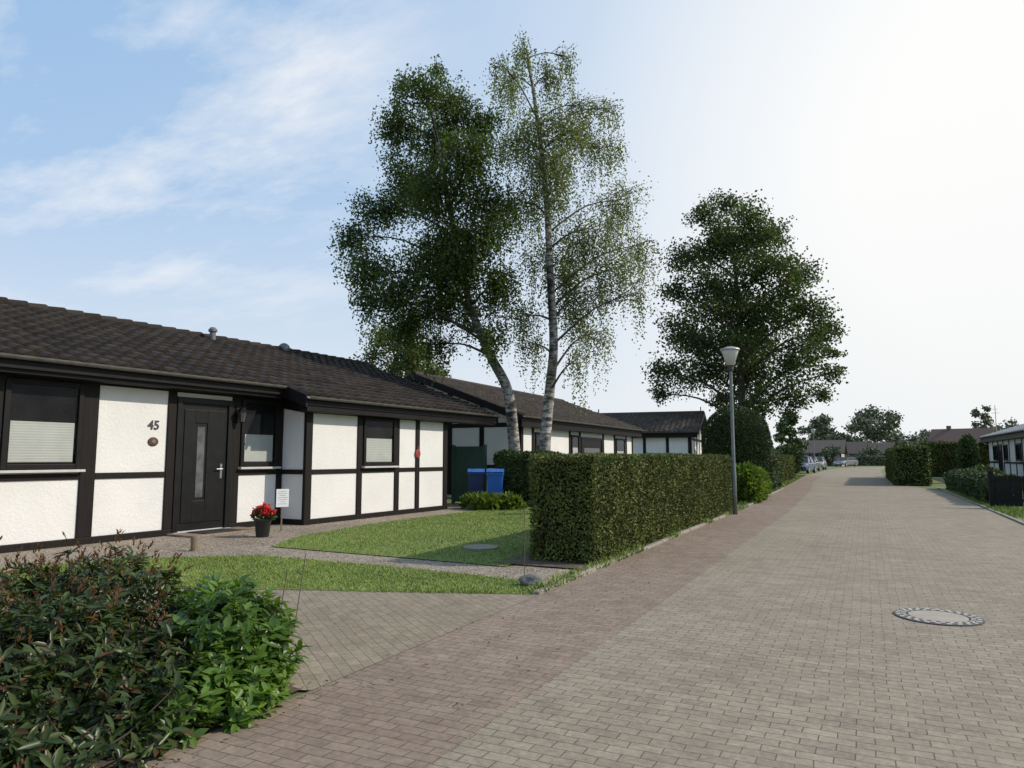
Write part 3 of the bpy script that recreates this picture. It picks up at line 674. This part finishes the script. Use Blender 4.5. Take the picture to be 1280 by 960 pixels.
hedge('tall sunlit hedge behind the block hedge on the right', 3.6, 9.5, 60.5, 62, 2.45, 14000, .14, .08, 'leaf_hedge', .25, .12)
hedge('low green hedge beside the garden gate on the right verge', 3.2, 4.0, 25, 38, .8, 14000, .085, .05, 'leaf_hedge_dark', .25, .14)
hedge('hedge bordering the gardens far along the left side of the road', -7, -5.6, 52, 62, 1.4, 5000, .15, .09, 'leaf_hedge', .25, .12)
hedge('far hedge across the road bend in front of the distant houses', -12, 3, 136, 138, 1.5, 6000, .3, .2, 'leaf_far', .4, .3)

def shrub(label, ells, n, L, W, lm, name='shrub', cat='shrub', tm='diamond', jit=.12, cone=False, core=True, cs_=.72):
    base = Vector((ells[0][0], ells[0][1], 0)); root = empty(name, base, 0, label, cat)
    tot = sum(e[3]*e[5]+e[4]*e[5] for e in ells); Ps = []; Ns = []; cm = MB()
    for cx, cy, cz, ax, ay, az in ells:
        k = int(n*(ax*az+ay*az)/tot); u = runit(k)
        r = 1-np.abs(rng.normal(0, jit, k)); q = u*r[:,None]
        if cone:
            z = (1-np.sqrt(rng.uniform(0,1,k))); an = rng.uniform(0, 2*math.pi, k); rad = (1-z)**.75*(1-np.abs(rng.normal(0,jit,k)))
            q = np.column_stack([rad*np.cos(an), rad*np.sin(an), z*2-1]); u = nrm(np.column_stack([np.cos(an), np.sin(an), np.full(k,.4)]))
        nz = np.array([noise.noise((a[0]*2.2+cx, a[1]*2.2+cy, a[2]*2.2)) for a in q]); q = q*(1+(.14 if jit > .06 else .035)*nz[:,None])
        P = q*np.array([ax,ay,az])+np.array([cx,cy,cz]); ok = P[:,2] > .02
        Ps.append(P[ok]); Ns.append(u[ok])
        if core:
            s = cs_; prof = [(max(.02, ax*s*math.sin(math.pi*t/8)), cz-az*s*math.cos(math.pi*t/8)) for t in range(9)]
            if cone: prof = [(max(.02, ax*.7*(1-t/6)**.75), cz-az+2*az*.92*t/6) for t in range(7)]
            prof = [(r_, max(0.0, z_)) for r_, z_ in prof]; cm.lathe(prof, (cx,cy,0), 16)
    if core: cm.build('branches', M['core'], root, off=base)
    P = np.concatenate(Ps); dn = np.concatenate(Ns); k = len(P)
    leaves('foliage', P, dn*.7+runit(k)*.7+np.array([0,0,.3]), runit(k)+dn*.7, L*rng.uniform(.6,1.4,k), W*rng.uniform(.7,1.3,k), M[lm], root, tm, off=base)
    return root
shrub('tall dark dome shaped yew beside the road behind the lamp', [(-4.25,27,2.0,1.2,1.2,1.28),(-4.25,27,1.1,1.22,1.22,1.6)], 50000, .07, .036, 'leaf_yew', 'domed_yew', jit=.035, cs_=.88)
shrub('bright green leafy shrub right of the street lamp foot', [(-3.35,23.2,.55,.5,.8,.62),(-3.4,24.8,.5,.5,.9,.55)], 6000, .14, .075, 'leaf_light', jit=.18)
shrub('low broad leaved plants in front of the blue bin', [(-9.2,17.0,.10,.45,.35,.26),(-8.7,17.3,.1,.4,.3,.25),(-9.65,17.2,.1,.4,.3,.24)], 1500, .18, .11, 'leaf_light', 'low_plant', 'plant', jit=.2, core=False)
shrub('narrow dark conifer further back beside the parked cars', [(-7.2,58,2.5,1.2,1.2,2.5)], 6000, .18, .09, 'leaf_yew', 'conifer', 'conifer', cone=True, jit=.1)
shrub('rounded dark bush by the far parked cars', [(-6.4,68,1.2,1.3,1.6,1.3)], 4000, .2, .12, 'leaf_hedge_dark', jit=.15)
shrub('slim dark bush standing before the pale roofed house', [(5.0,46,1.3,.5,.5,1.35)], 3000, .14, .08, 'leaf_hedge_dark', jit=.15)
shrub('low green bush behind the low dark hedge on the right', [(4.9,40,.45,.8,1.5,.5)], 2500, .14, .09, 'leaf_hedge', jit=.18)

def whorl_bush(label, ells, shoots, per, L, W, lm, name, tips=0, up=.6):
    base = Vector((ells[0][0], ells[0][1], 0)); root = empty(name, base, 0, label, 'shrub')
    tot = sum(e[3]*e[5]+e[4]*e[5] for e in ells); P = []; A = []; st = MB()
    for e in ells:
        c = np.array(e[:3]); r = np.array(e[3:]); k = int(shoots*(e[3]*e[5]+e[4]*e[5])/tot)
        u = runit(k); u[:,2] = np.abs(u[:,2])*1.0-.18; u = nrm(u)
        s = 1-np.abs(rng.normal(0,.16,k)); s += .10*np.array([noise.noise((x*2.5+e[0], y*2.5, z*2.5)) for x, y, z in u]) + (rng.uniform(0,1,k) > .96)*rng.uniform(.05,.16,k)
        q = c+u*r*s[:,None]; ok = (q[:,2] > .04); q = q[ok]; u = u[ok]
        P.append(q); A.append(nrm(u*.8+np.array([0,0,up])+rng.normal(0,.25,(len(q),3))))
        for i in range(0, len(q), 3):
            b = Vector((e[0]+random.uniform(-.15,.15), e[1]+random.uniform(-.15,.15), .0)); tq = Vector(q[i])
            st.tube([b, b.lerp(tq,.6)+Vector((0,0,-.05)), tq], [.010,.006,.003], 4, False)
    st.build('stems', M['twig'], root, off=base, recalc=False)
    P = np.concatenate(P); A = np.concatenate(A); k = len(P)
    t = np.cross(A, runit(k)); t = nrm(t); bta = np.cross(A, t)
    LP = []; LD = []; LN = []; LL = []
    for j in range(per):
        an = 2*math.pi*j/per+rng.uniform(0,6.3,1)+rng.normal(0,.25,k); rad = t*np.cos(an)[:,None]+bta*np.sin(an)[:,None]
        el = rng.uniform(.0,.9,k)[:,None]
        dr = nrm(rad+A*el); LP.append(P-A*rng.uniform(0,.09,k)[:,None]); LD.append(dr); LN.append(nrm(A-rad*el*.8+rng.normal(0,.15,(k,3)))); LL.append(L*rng.uniform(.6,1.25,k))
    LP, LD, LN, LL = map(np.concatenate, (LP, LD, LN, LL))
    leaves('foliage', LP, LD, LN, LL, LL*W/L, M[lm], root, 'leaf', off=base)
    if tips:
        s = rng.choice(k, tips, replace=False, p=(lambda z: z/z.sum())(np.maximum(P[:,2]-.3,.001)**2))
        Q = np.repeat(P[s]+A[s]*.03, 8, 0); B = np.repeat(A[s], 8, 0); n7 = len(Q)
        leaves('seed_heads', Q+B*rng.uniform(0,.07,n7)[:,None], B+runit(n7)*.6, runit(n7), .036, .010, M['leaf_rhodo_brown'], root, off=base)
    return root
whorl_bush('dark glossy evergreen bush with brownish tips in the lower left corner',
  [(-4.3,2.95,.2,.62,.62,.62),(-3.9,2.3,.15,.62,.75,.56),(-4.9,2.4,.2,.8,.85,.62),(-3.62,1.6,.12,.55,.8,.48),(-3.48,2.6,.08,.44,.6,.42),(-4.3,1.6,.2,.6,.7,.5),(-3.28,2.15,.04,.32,.9,.34),(-3.25,1.3,.03,.30,.7,.30)],
  3300, 9, .082, .0235, 'leaf_rhodo', 'evergreen_bush', 380)
whorl_bush('bright green young shrub at the right end of the dark foreground bush',
  [(-3.46,3.15,.2,.42,.44,.47),(-3.86,3.38,.2,.36,.32,.43),(-3.22,2.85,.06,.30,.52,.30)], 700, 9, .084, .034, 'leaf_laurel', 'young_shrub', 0, .9)

# ------------------------------------------------------------------ street furniture and small things
def street_lamp(loc, label):
    lamp = empty('street_lamp', loc, 0, label, 'street lamp', 'street lamps left of the road')
    MB().lathe([(.055,0),(.055,1.05),(.044,1.1),(.040,3.55),(.036,3.62)], n=14).build('pole', M['pole'], lamp, True)
    MB().box(-.025,.025,-.065,-.045,.45,.8).build('service_hatch', M['pole'], lamp, bevel=.005)
    MB().lathe([(.055,3.55),(.075,3.6),(.075,3.68),(.10,3.70)], n=16).build('collar', M['iron'], lamp)
    MB().lathe([(.09,3.70),(.205,4.06),(.21,4.08)], n=24).build('lamp_shade', M['shade'], lamp, True)
    MB().lathe([(.235,4.08),(.245,4.10),(.225,4.13),(.1,4.17),(.02,4.18)], n=24).build('lamp_cap', M['zinc'], lamp, True)
street_lamp((-2.95,18.3,0), 'tall slim street lamp with pale conical shade at the end of the hedge')
street_lamp((-4.5,75,0), 'far small street lamp beside the parked cars on the left')

mh = empty('manhole_cover', (.5,7.4,.0), 0, 'round manhole cover with patterned ring set in the brick road', 'manhole cover')
k_ = .92
mb = MB().lathe([(.375*k_,.004),(.375*k_,.014),(.365*k_,.016),(.262*k_,.016),(.26*k_,.006)], n=48).use(1)
for k in range(24):
    a = 2*math.pi*k/24
    for r0, r1, da in ((.270,.310,.0),(.318,.358,.131)):
        r0 *= k_; r1 *= k_
        c, s = math.cos(a+da), math.sin(a+da); c2, s2 = math.cos(a+da+.125), math.sin(a+da+.125)
        mb.add([(r0*c,r0*s,.019),(r1*c,r1*s,.019),(r1*c2,r1*s2,.019),(r0*c2,r0*s2,.019),(r0*c,r0*s,.012),(r1*c,r1*s,.012),(r1*c2,r1*s2,.012),(r0*c2,r0*s2,.012)],
               [(0,1,2,3),(0,4,5,1),(1,5,6,2),(2,6,7,3),(3,7,4,0)])
mb.build('ring', [M['iron'], M['stud']], mh)
MB().lathe([(.252*k_,.0),(.252*k_,.0165),(.245*k_,.018),(.02,.018)], n=40).build('lid', M['lid'], mh)

def bin_(label, loc, rz, m, lid):
    b = empty('wheelie_bin', loc, rz, label, 'bin', 'bins beside the green screen'); b.scale = (.82,.88,1.0)
    v0 = [(-.22,-.25,.08),(.22,-.25,.08),(.22,.24,.08),(-.22,.24,.08)]; v1 = [(-.28,-.34,.95),(.28,-.34,.95),(.28,.32,.95),(-.28,.32,.95)]
    MB().add(v0+v1, [(3,2,1,0),(4,5,6,7),(0,1,5,4),(1,2,6,5),(2,3,7,6),(3,0,4,7)]).box(-.3,.3,-.36,.34,.9,.96).build('body', M[m], b, bevel=.015)
    MB().prism([(-.37,.975),(-.37,1.0),(-.1,1.08),(.34,1.06),(.36,.975)], -.3, .3, 'x').build('lid', M[lid], b, bevel=.012)
    MB().tube([(-.22,.38,1.0),(-.22,.43,1.02),(.22,.43,1.02),(.22,.38,1.0)], .015, 6).build('handle', M[lid], b)
    for s in (-1,1):
        MB().lathe([(.02,-.025),(.09,-.025),(.1,-.01),(.1,.01),(.09,.025),(.02,.025)], (s*.25,.26,.1), 14, 'x').build('wheel', M['rubber'], b)
bin_('brighter blue wheeled bin on the right of the bin pair', (-9.62,18.3,0), R(24), 'blue', 'blue')
bin_('darker blue wheeled bin left of the brighter blue bin', (-10.15,18.1,0), R(30), 'dark_blue', 'blue')
sh = empty('board_screen', (-10.85,18.9,0), 0, 'dark green board screen behind the bins at the end of the house', 'fence')
mb = MB()
for k in range(11): mb.box(-.56+k*.1025,-.56+k*.1025+.097,-.03,.0,.06,1.74)
mb.build('boards', M['shed'], sh)
for x in (-.58,.52): MB().box(x,x+.08,-.05,.05,.0,1.79).build('screen_post', M['shed'], sh)
MB().box(-.5,.52,.0,.03,1.5,1.6).box(-.5,.52,.0,.03,.3,.4).build('cross_rail', M['shed'], sh)

o = MB().box(-.7,.12,-.78,.8,0,.04).build('doorstep', M['pave'], None, bevel=.01); o.location = (-10.62,9.55,0); o.rotation_euler.z = R(-2.5)
tag(o, 'low brick paved step at the black front door', 'step')
o = MB().box(-.25,.25,-.4,.4,.042,.056).build('doormat', M['rubber'], None, bevel=.005); o.location = (-10.85,9.5,0); o.rotation_euler.z = R(-2.5)
tag(o, 'dark mat lying on the doorstep before the black door', 'doormat')

fp = empty('flower_pot', (-9.62,9.46,0), 0, 'dark pot of red flowers in front of the small window', 'flower pot'); fp.scale = (.92,.92,.94)
MB().lathe([(.11,0),(.12,.02),(.155,.30),(.17,.31),(.17,.35),(.15,.35),(.14,.31),(.02,.30)], n=20).build('pot', M['black_plastic'], fp, True)
k = 160; u = runit(k); u[:,2] = np.abs(u[:,2]); P = u*np.array([.2,.2,.2])*rng.uniform(.4,1,k)[:,None]+np.array([0,0,.33])
leaves('foliage', P, u+runit(k)*.5, runit(k)+np.array([0,0,1]), .09, .07, M['leaf_hedge_dark'], fp)
u = runit(36); u[:,2] = np.abs(u[:,2])+.1; u = nrm(u); C_ = u*np.array([.18,.18,.18])+np.array([0,0,.40]); idx = np.repeat(np.arange(36), 11); n_ = len(idx)
leaves('flowers', C_[idx]+rng.normal(0,.024,(n_,3)), runit(n_), runit(n_), .05, .045, M['petal'], fp)

sg = empty('garden_sign', (-10.05,10.35,0), R(-30), 'small white notice board on a stake behind the flower pot', 'sign')
MB().box(-.012,.012,-.012,.012,0,.6).build('stake', M['wood'], sg)
pn = MB().box(.012,.024,-.12,.12,.46,.80).build('panel', M['white'], sg, bevel=.004)
mb = MB()
for k, wd in enumerate((.08,.09,.06,.09,.085,.05,.08)): mb.box(.0245,.0255,-wd,wd,.757-k*.04,.763-k*.04)
mb.build('writing', M['pole'], pn)

o = MB().lathe([(.055,0),(.055,.2),(.045,.225),(.01,.23)], n=12).build('wooden_peg', M['wood']); o.location = (-9.1,7.6,0)
tag(o, 'short round wooden peg in the gravel near the door', 'post')
o = MB().lathe([(.27,0.0),(.27,.03),(.255,.038),(.02,.038)], n=28).build('concrete_lid', M['concrete']); o.location = (-5.35,9.7,.012)
tag(o, 'flat round concrete lid lying in the lawn', 'drain cover')
for (bx, by, hh, lx, ly, lab) in ((-3.42,7.2,.85,.0,.0,'thin upright metal rod beside the stone at the lawn corner'),(-4.2,4.5,.62,.05,.06,'thin leaning metal rod at the driveway behind the bushes'),(-4.3,4.42,.5,.06,.03,'shorter thin rod next to the leaning rod by the driveway')):
    o = MB().tube([(0,0,-.02),(lx*.5,ly*.5,hh*.5),(lx,ly,hh)], .0038, 6).build('metal_rod', M['rust']); o.location = (bx,by,0); tag(o, lab, 'rod')
bm = bmesh.new(); bmesh.ops.create_icosphere(bm, subdivisions=3, radius=1)
for vtx in bm.verts:
    f = 1+.28*noise.noise(vtx.co*1.3)+.08*noise.noise(vtx.co*4); vtx.co = Vector((vtx.co.x*.17*f, vtx.co.y*.12*f, max(-.02, vtx.co.z*.085*f+.04)))
me = bpy.data.meshes.new('stone'); bm.to_mesh(me); bm.free(); me.materials.append(M['rock'])
o = bpy.data.objects.new('stone', me); COL.objects.link(o); o.location = (-3.28,7.15,.02); tag(o, 'small grey brown stone at the corner of the lawn by the kerb', 'stone')

gt = empty('garden_gate', (3.07,23.7,0), R(-4), 'low black garden gate of upright boards at the right edge of the photo', 'gate')
for x in (0, 1.2): MB().box(x-.06,x+.06,-.06,.06,0,1.02).add([(x-.07,-.07,1.02),(x+.07,-.07,1.02),(x+.07,.07,1.02),(x-.07,.07,1.02),(x,0,1.1)], [(0,1,4),(1,2,4),(2,3,4),(3,0,4),(3,2,1,0)]).build('gate_post', M['trim'], gt)
mb = MB().box(.06,1.14,.016,.04,.2,.27).box(.06,1.14,.016,.04,.75,.82)
for k in range(10): mb.box(.07+k*.106,.168+k*.106,-.012,.015,.08,.90)
mb.build('gate_panel', M['trim'], gt)
fc = empty('garden_fence', (4.33,23.6,0), R(-4), 'dark board fence joining the garden gate', 'fence')
for x in (1.5, 3): MB().box(x-.04,x+.04,-.04,.04,0,.95).build('fence_post', M['trim'], fc)
mb = MB().box(.06,3,.016,.04,.2,.27).box(.06,3,.016,.04,.72,.79)
for k in range(27): mb.box(.08+k*.108,.18+k*.108,-.012,.015,.08,.9)
mb.build('fence_panel', M['trim'], fc)
ms = empty('mast', gp(1243,130), 0, 'thin mast rising above the right hand roofs', 'mast')
MB().lathe([(.12,0),(.08,5),(.05,11)], n=8).build('pole', M['zinc'], ms)
MB().box(-.6,.6,-.03,.03,9.5,9.56).box(-.4,.4,-.03,.03,10.2,10.26).build('cross_arm', M['zinc'], ms)

def paint(name, c):
    m, nt, b = newmat(name); b.inputs['Roughness'].default_value = .25; b.inputs['Metallic'].default_value = .3
    b.inputs['Coat Weight'].default_value = .6
    v = mapping(nt); nt.links.new(mixc(nt, 1.0, c, ramp(nt, noise_tex(nt, v, 6, 3), [(.3,(.85,.85,.85)),(.7,(1,1,1))]), 'MULTIPLY'), b.inputs['Base Color']); return m
def car(label, loc, rz, mat):
    c = empty('parked_car', loc, rz, label, 'car', 'cars parked at the end of the street')
    MB().prism([(-2.1,.32),(-2.12,.7),(-2.0,.92),(-1.2,.96),(1.0,.95),(1.9,.78),(2.1,.6),(2.1,.3),(1.7,.25),(-1.8,.25)], -.86, .86, 'x').build('body', mat, c, bevel=.09)
    b0 = [(-.78,-1.95,.93),(.78,-1.95,.93),(.78,1.05,.93),(-.78,1.05,.93)]; t0 = [(-.6,-1.5,1.42),(.6,-1.5,1.42),(.6,.25,1.42),(-.6,.25,1.42)]
    MB().add(b0+t0, [(3,2,1,0),(4,5,6,7),(0,1,5,4),(1,2,6,5),(2,3,7,6),(3,0,4,7)]).build('windows', M['carglass'], c, bevel=.04)
    rf = MB().box(-.61,.61,-1.52,.28,1.41,1.47)
    for s in (-1,1):
        rf.tube([(s*.79,1.06,.93),(s*.61,.26,1.43)], .035, 6).tube([(s*.79,-1.95,.93),(s*.61,-1.5,1.43)], .05, 6).tube([(s*.79,-.4,.93),(s*.615,-.4,1.43)], .03, 6)
    rf.build('roof', mat, c, bevel=.03)
    for s in (-1,1):
        for yy in (1.3,-1.3):
            w_ = MB().lathe([(.05,-.1),(.28,-.1),(.32,-.07),(.32,.07),(.28,.1),(.05,.1)], (s*.8,yy,.32), 20, 'x').build('wheel', M['rubber'], c)
            MB().lathe([(.02,-.115),(.2,-.115),(.21,.115),(.02,.115)], (s*.8,yy,.32), 14, 'x').build('rim', M['steel'], w_)
        MB().box(s*.62-.17,s*.62+.17,2.03,2.11,.6,.73).build('headlight', M['lampglass'], c, bevel=.02)
        MB().box(s*.66-.13,s*.66+.13,-2.14,-2.08,.7,.86).build('tail_light', M['red'], c, bevel=.02)
        MB().box(s*.95-.08,s*.95+.08,.7,.8,.95,1.07).build('mirror', mat, c, bevel=.02)
    MB().box(-.26,.26,2.105,2.12,.42,.53).build('number_plate', M['white'], c)
car('blue parked car nearest on the left side of the far road', (-5.3,70,0), R(172), paint('car_paint_blue', (.03,.07,.20)))
car('dark grey parked car behind the blue car', (-5.4,80,0), R(175), paint('car_paint_grey', (.05,.05,.055)))
car('silver parked car further along behind the dark car', (-5.2,91,0), R(178), paint('car_paint_silver', (.35,.36,.37)))
car('grey parked car far off at the road bend', (-2.9,124,0), R(150), paint('car_paint_pale', (.25,.25,.255)))

# ------------------------------------------------------------------ light, sky, camera
AZ, EL = R(63), R(36)
sd = Vector((math.sin(AZ)*math.cos(EL), math.cos(AZ)*math.cos(EL), math.sin(EL)))
sl = bpy.data.lights.new('sun', 'SUN'); sl.energy = 3.9; sl.angle = R(.6); sl.color = (1,.91,.77)
so = bpy.data.objects.new('sun', sl); COL.objects.link(so); so.rotation_euler = (-sd).to_track_quat('-Z', 'Y').to_euler(); so.location = (20,20,30)
wd = bpy.data.worlds.new('World'); scene.world = wd; wd.use_nodes = True; nt = wd.node_tree
bg = nt.nodes['Background']; sk = ND(nt, 'ShaderNodeTexSky', sky_type='NISHITA'); sk.sun_disc = False
sk.sun_elevation = EL; sk.sun_rotation = AZ; sk.dust_density = 2.0; sk.air_density = 1.0; sk.ozone_density = 1.5; sk.altitude = 0
tc = ND(nt, 'ShaderNodeTexCoord'); sx = ND(nt, 'ShaderNodeSeparateXYZ'); nt.links.new(tc.outputs['Generated'], sx.inputs[0])
def vmath(op, vec):
    n_ = ND(nt, 'ShaderNodeVectorMath', operation=op); nt.links.new(tc.outputs['Generated'], n_.inputs[0]); n_.inputs[1].default_value = vec; return n_.outputs['Value']
ST = .15
def C(r, g, b): return (r/ST, g/ST, b/ST)
hz = ramp(nt, vmath('DOT_PRODUCT', (.25,.92,.30)), [(.30, (0,0,0)), (.62, (.08,.08,.08)), (.82, (.40,.40,.40)), (.97, (1,1,1))])
pale = mixc(nt, .78, sk.outputs[0], C(.365,.59,.89))
veil = mixc(nt, hz, pale, C(1.0,1.0,.985))
el_ = ramp(nt, sx.outputs[2], [(.0, (.85,.85,.85)), (.12, (.56,.56,.56)), (.34, (.12,.12,.12)), (.55, (0,0,0))])
veil = mixc(nt, el_, veil, C(.88,.90,.91))
m2 = lambda op, a, b: mth(nt, op, a, b)
zm = m2('MAXIMUM', m2('ADD', sx.outputs[2], .12), .05)
cb = ND(nt, 'ShaderNodeCombineXYZ'); nt.links.new(m2('DIVIDE', sx.outputs[0], zm), cb.inputs[0]); nt.links.new(m2('DIVIDE', sx.outputs[1], zm), cb.inputs[1])
mp = ND(nt, 'ShaderNodeMapping'); mp.inputs['Rotation'].default_value = (0,0,R(30)); mp.inputs['Scale'].default_value = (.9,1.9,1); nt.links.new(cb.outputs[0], mp.inputs[0])
cf = ramp(nt, noise_tex(nt, mp.outputs[0], 1.25, 10, .62), [(.47, (0,0,0)), (.74, (.95,.95,.95))])
mk = ramp(nt, vmath('DOT_PRODUCT', (-.76,.48,.49)), [(.92, (0,0,0)), (1.0, (1,1,1))])
cc = mixc(nt, m2('MULTIPLY', cf, mk), veil, C(.95,.95,.96)); nt.links.new(cc, bg.inputs[0]); bg.inputs[1].default_value = ST
cam = bpy.data.cameras.new('camera'); cam.sensor_width = 36; cam.lens = FPX/1280*36; cam.clip_end = 3000; cam.clip_start = .05
co = bpy.data.objects.new('camera', cam); COL.objects.link(co); co.location = (0,0,H); co.rotation_euler = (math.pi/2+PIT, 0, YAW)
scene.camera = co
scene.view_settings.view_transform = 'Standard'; scene.view_settings.look = 'None'; scene.view_settings.exposure = 0
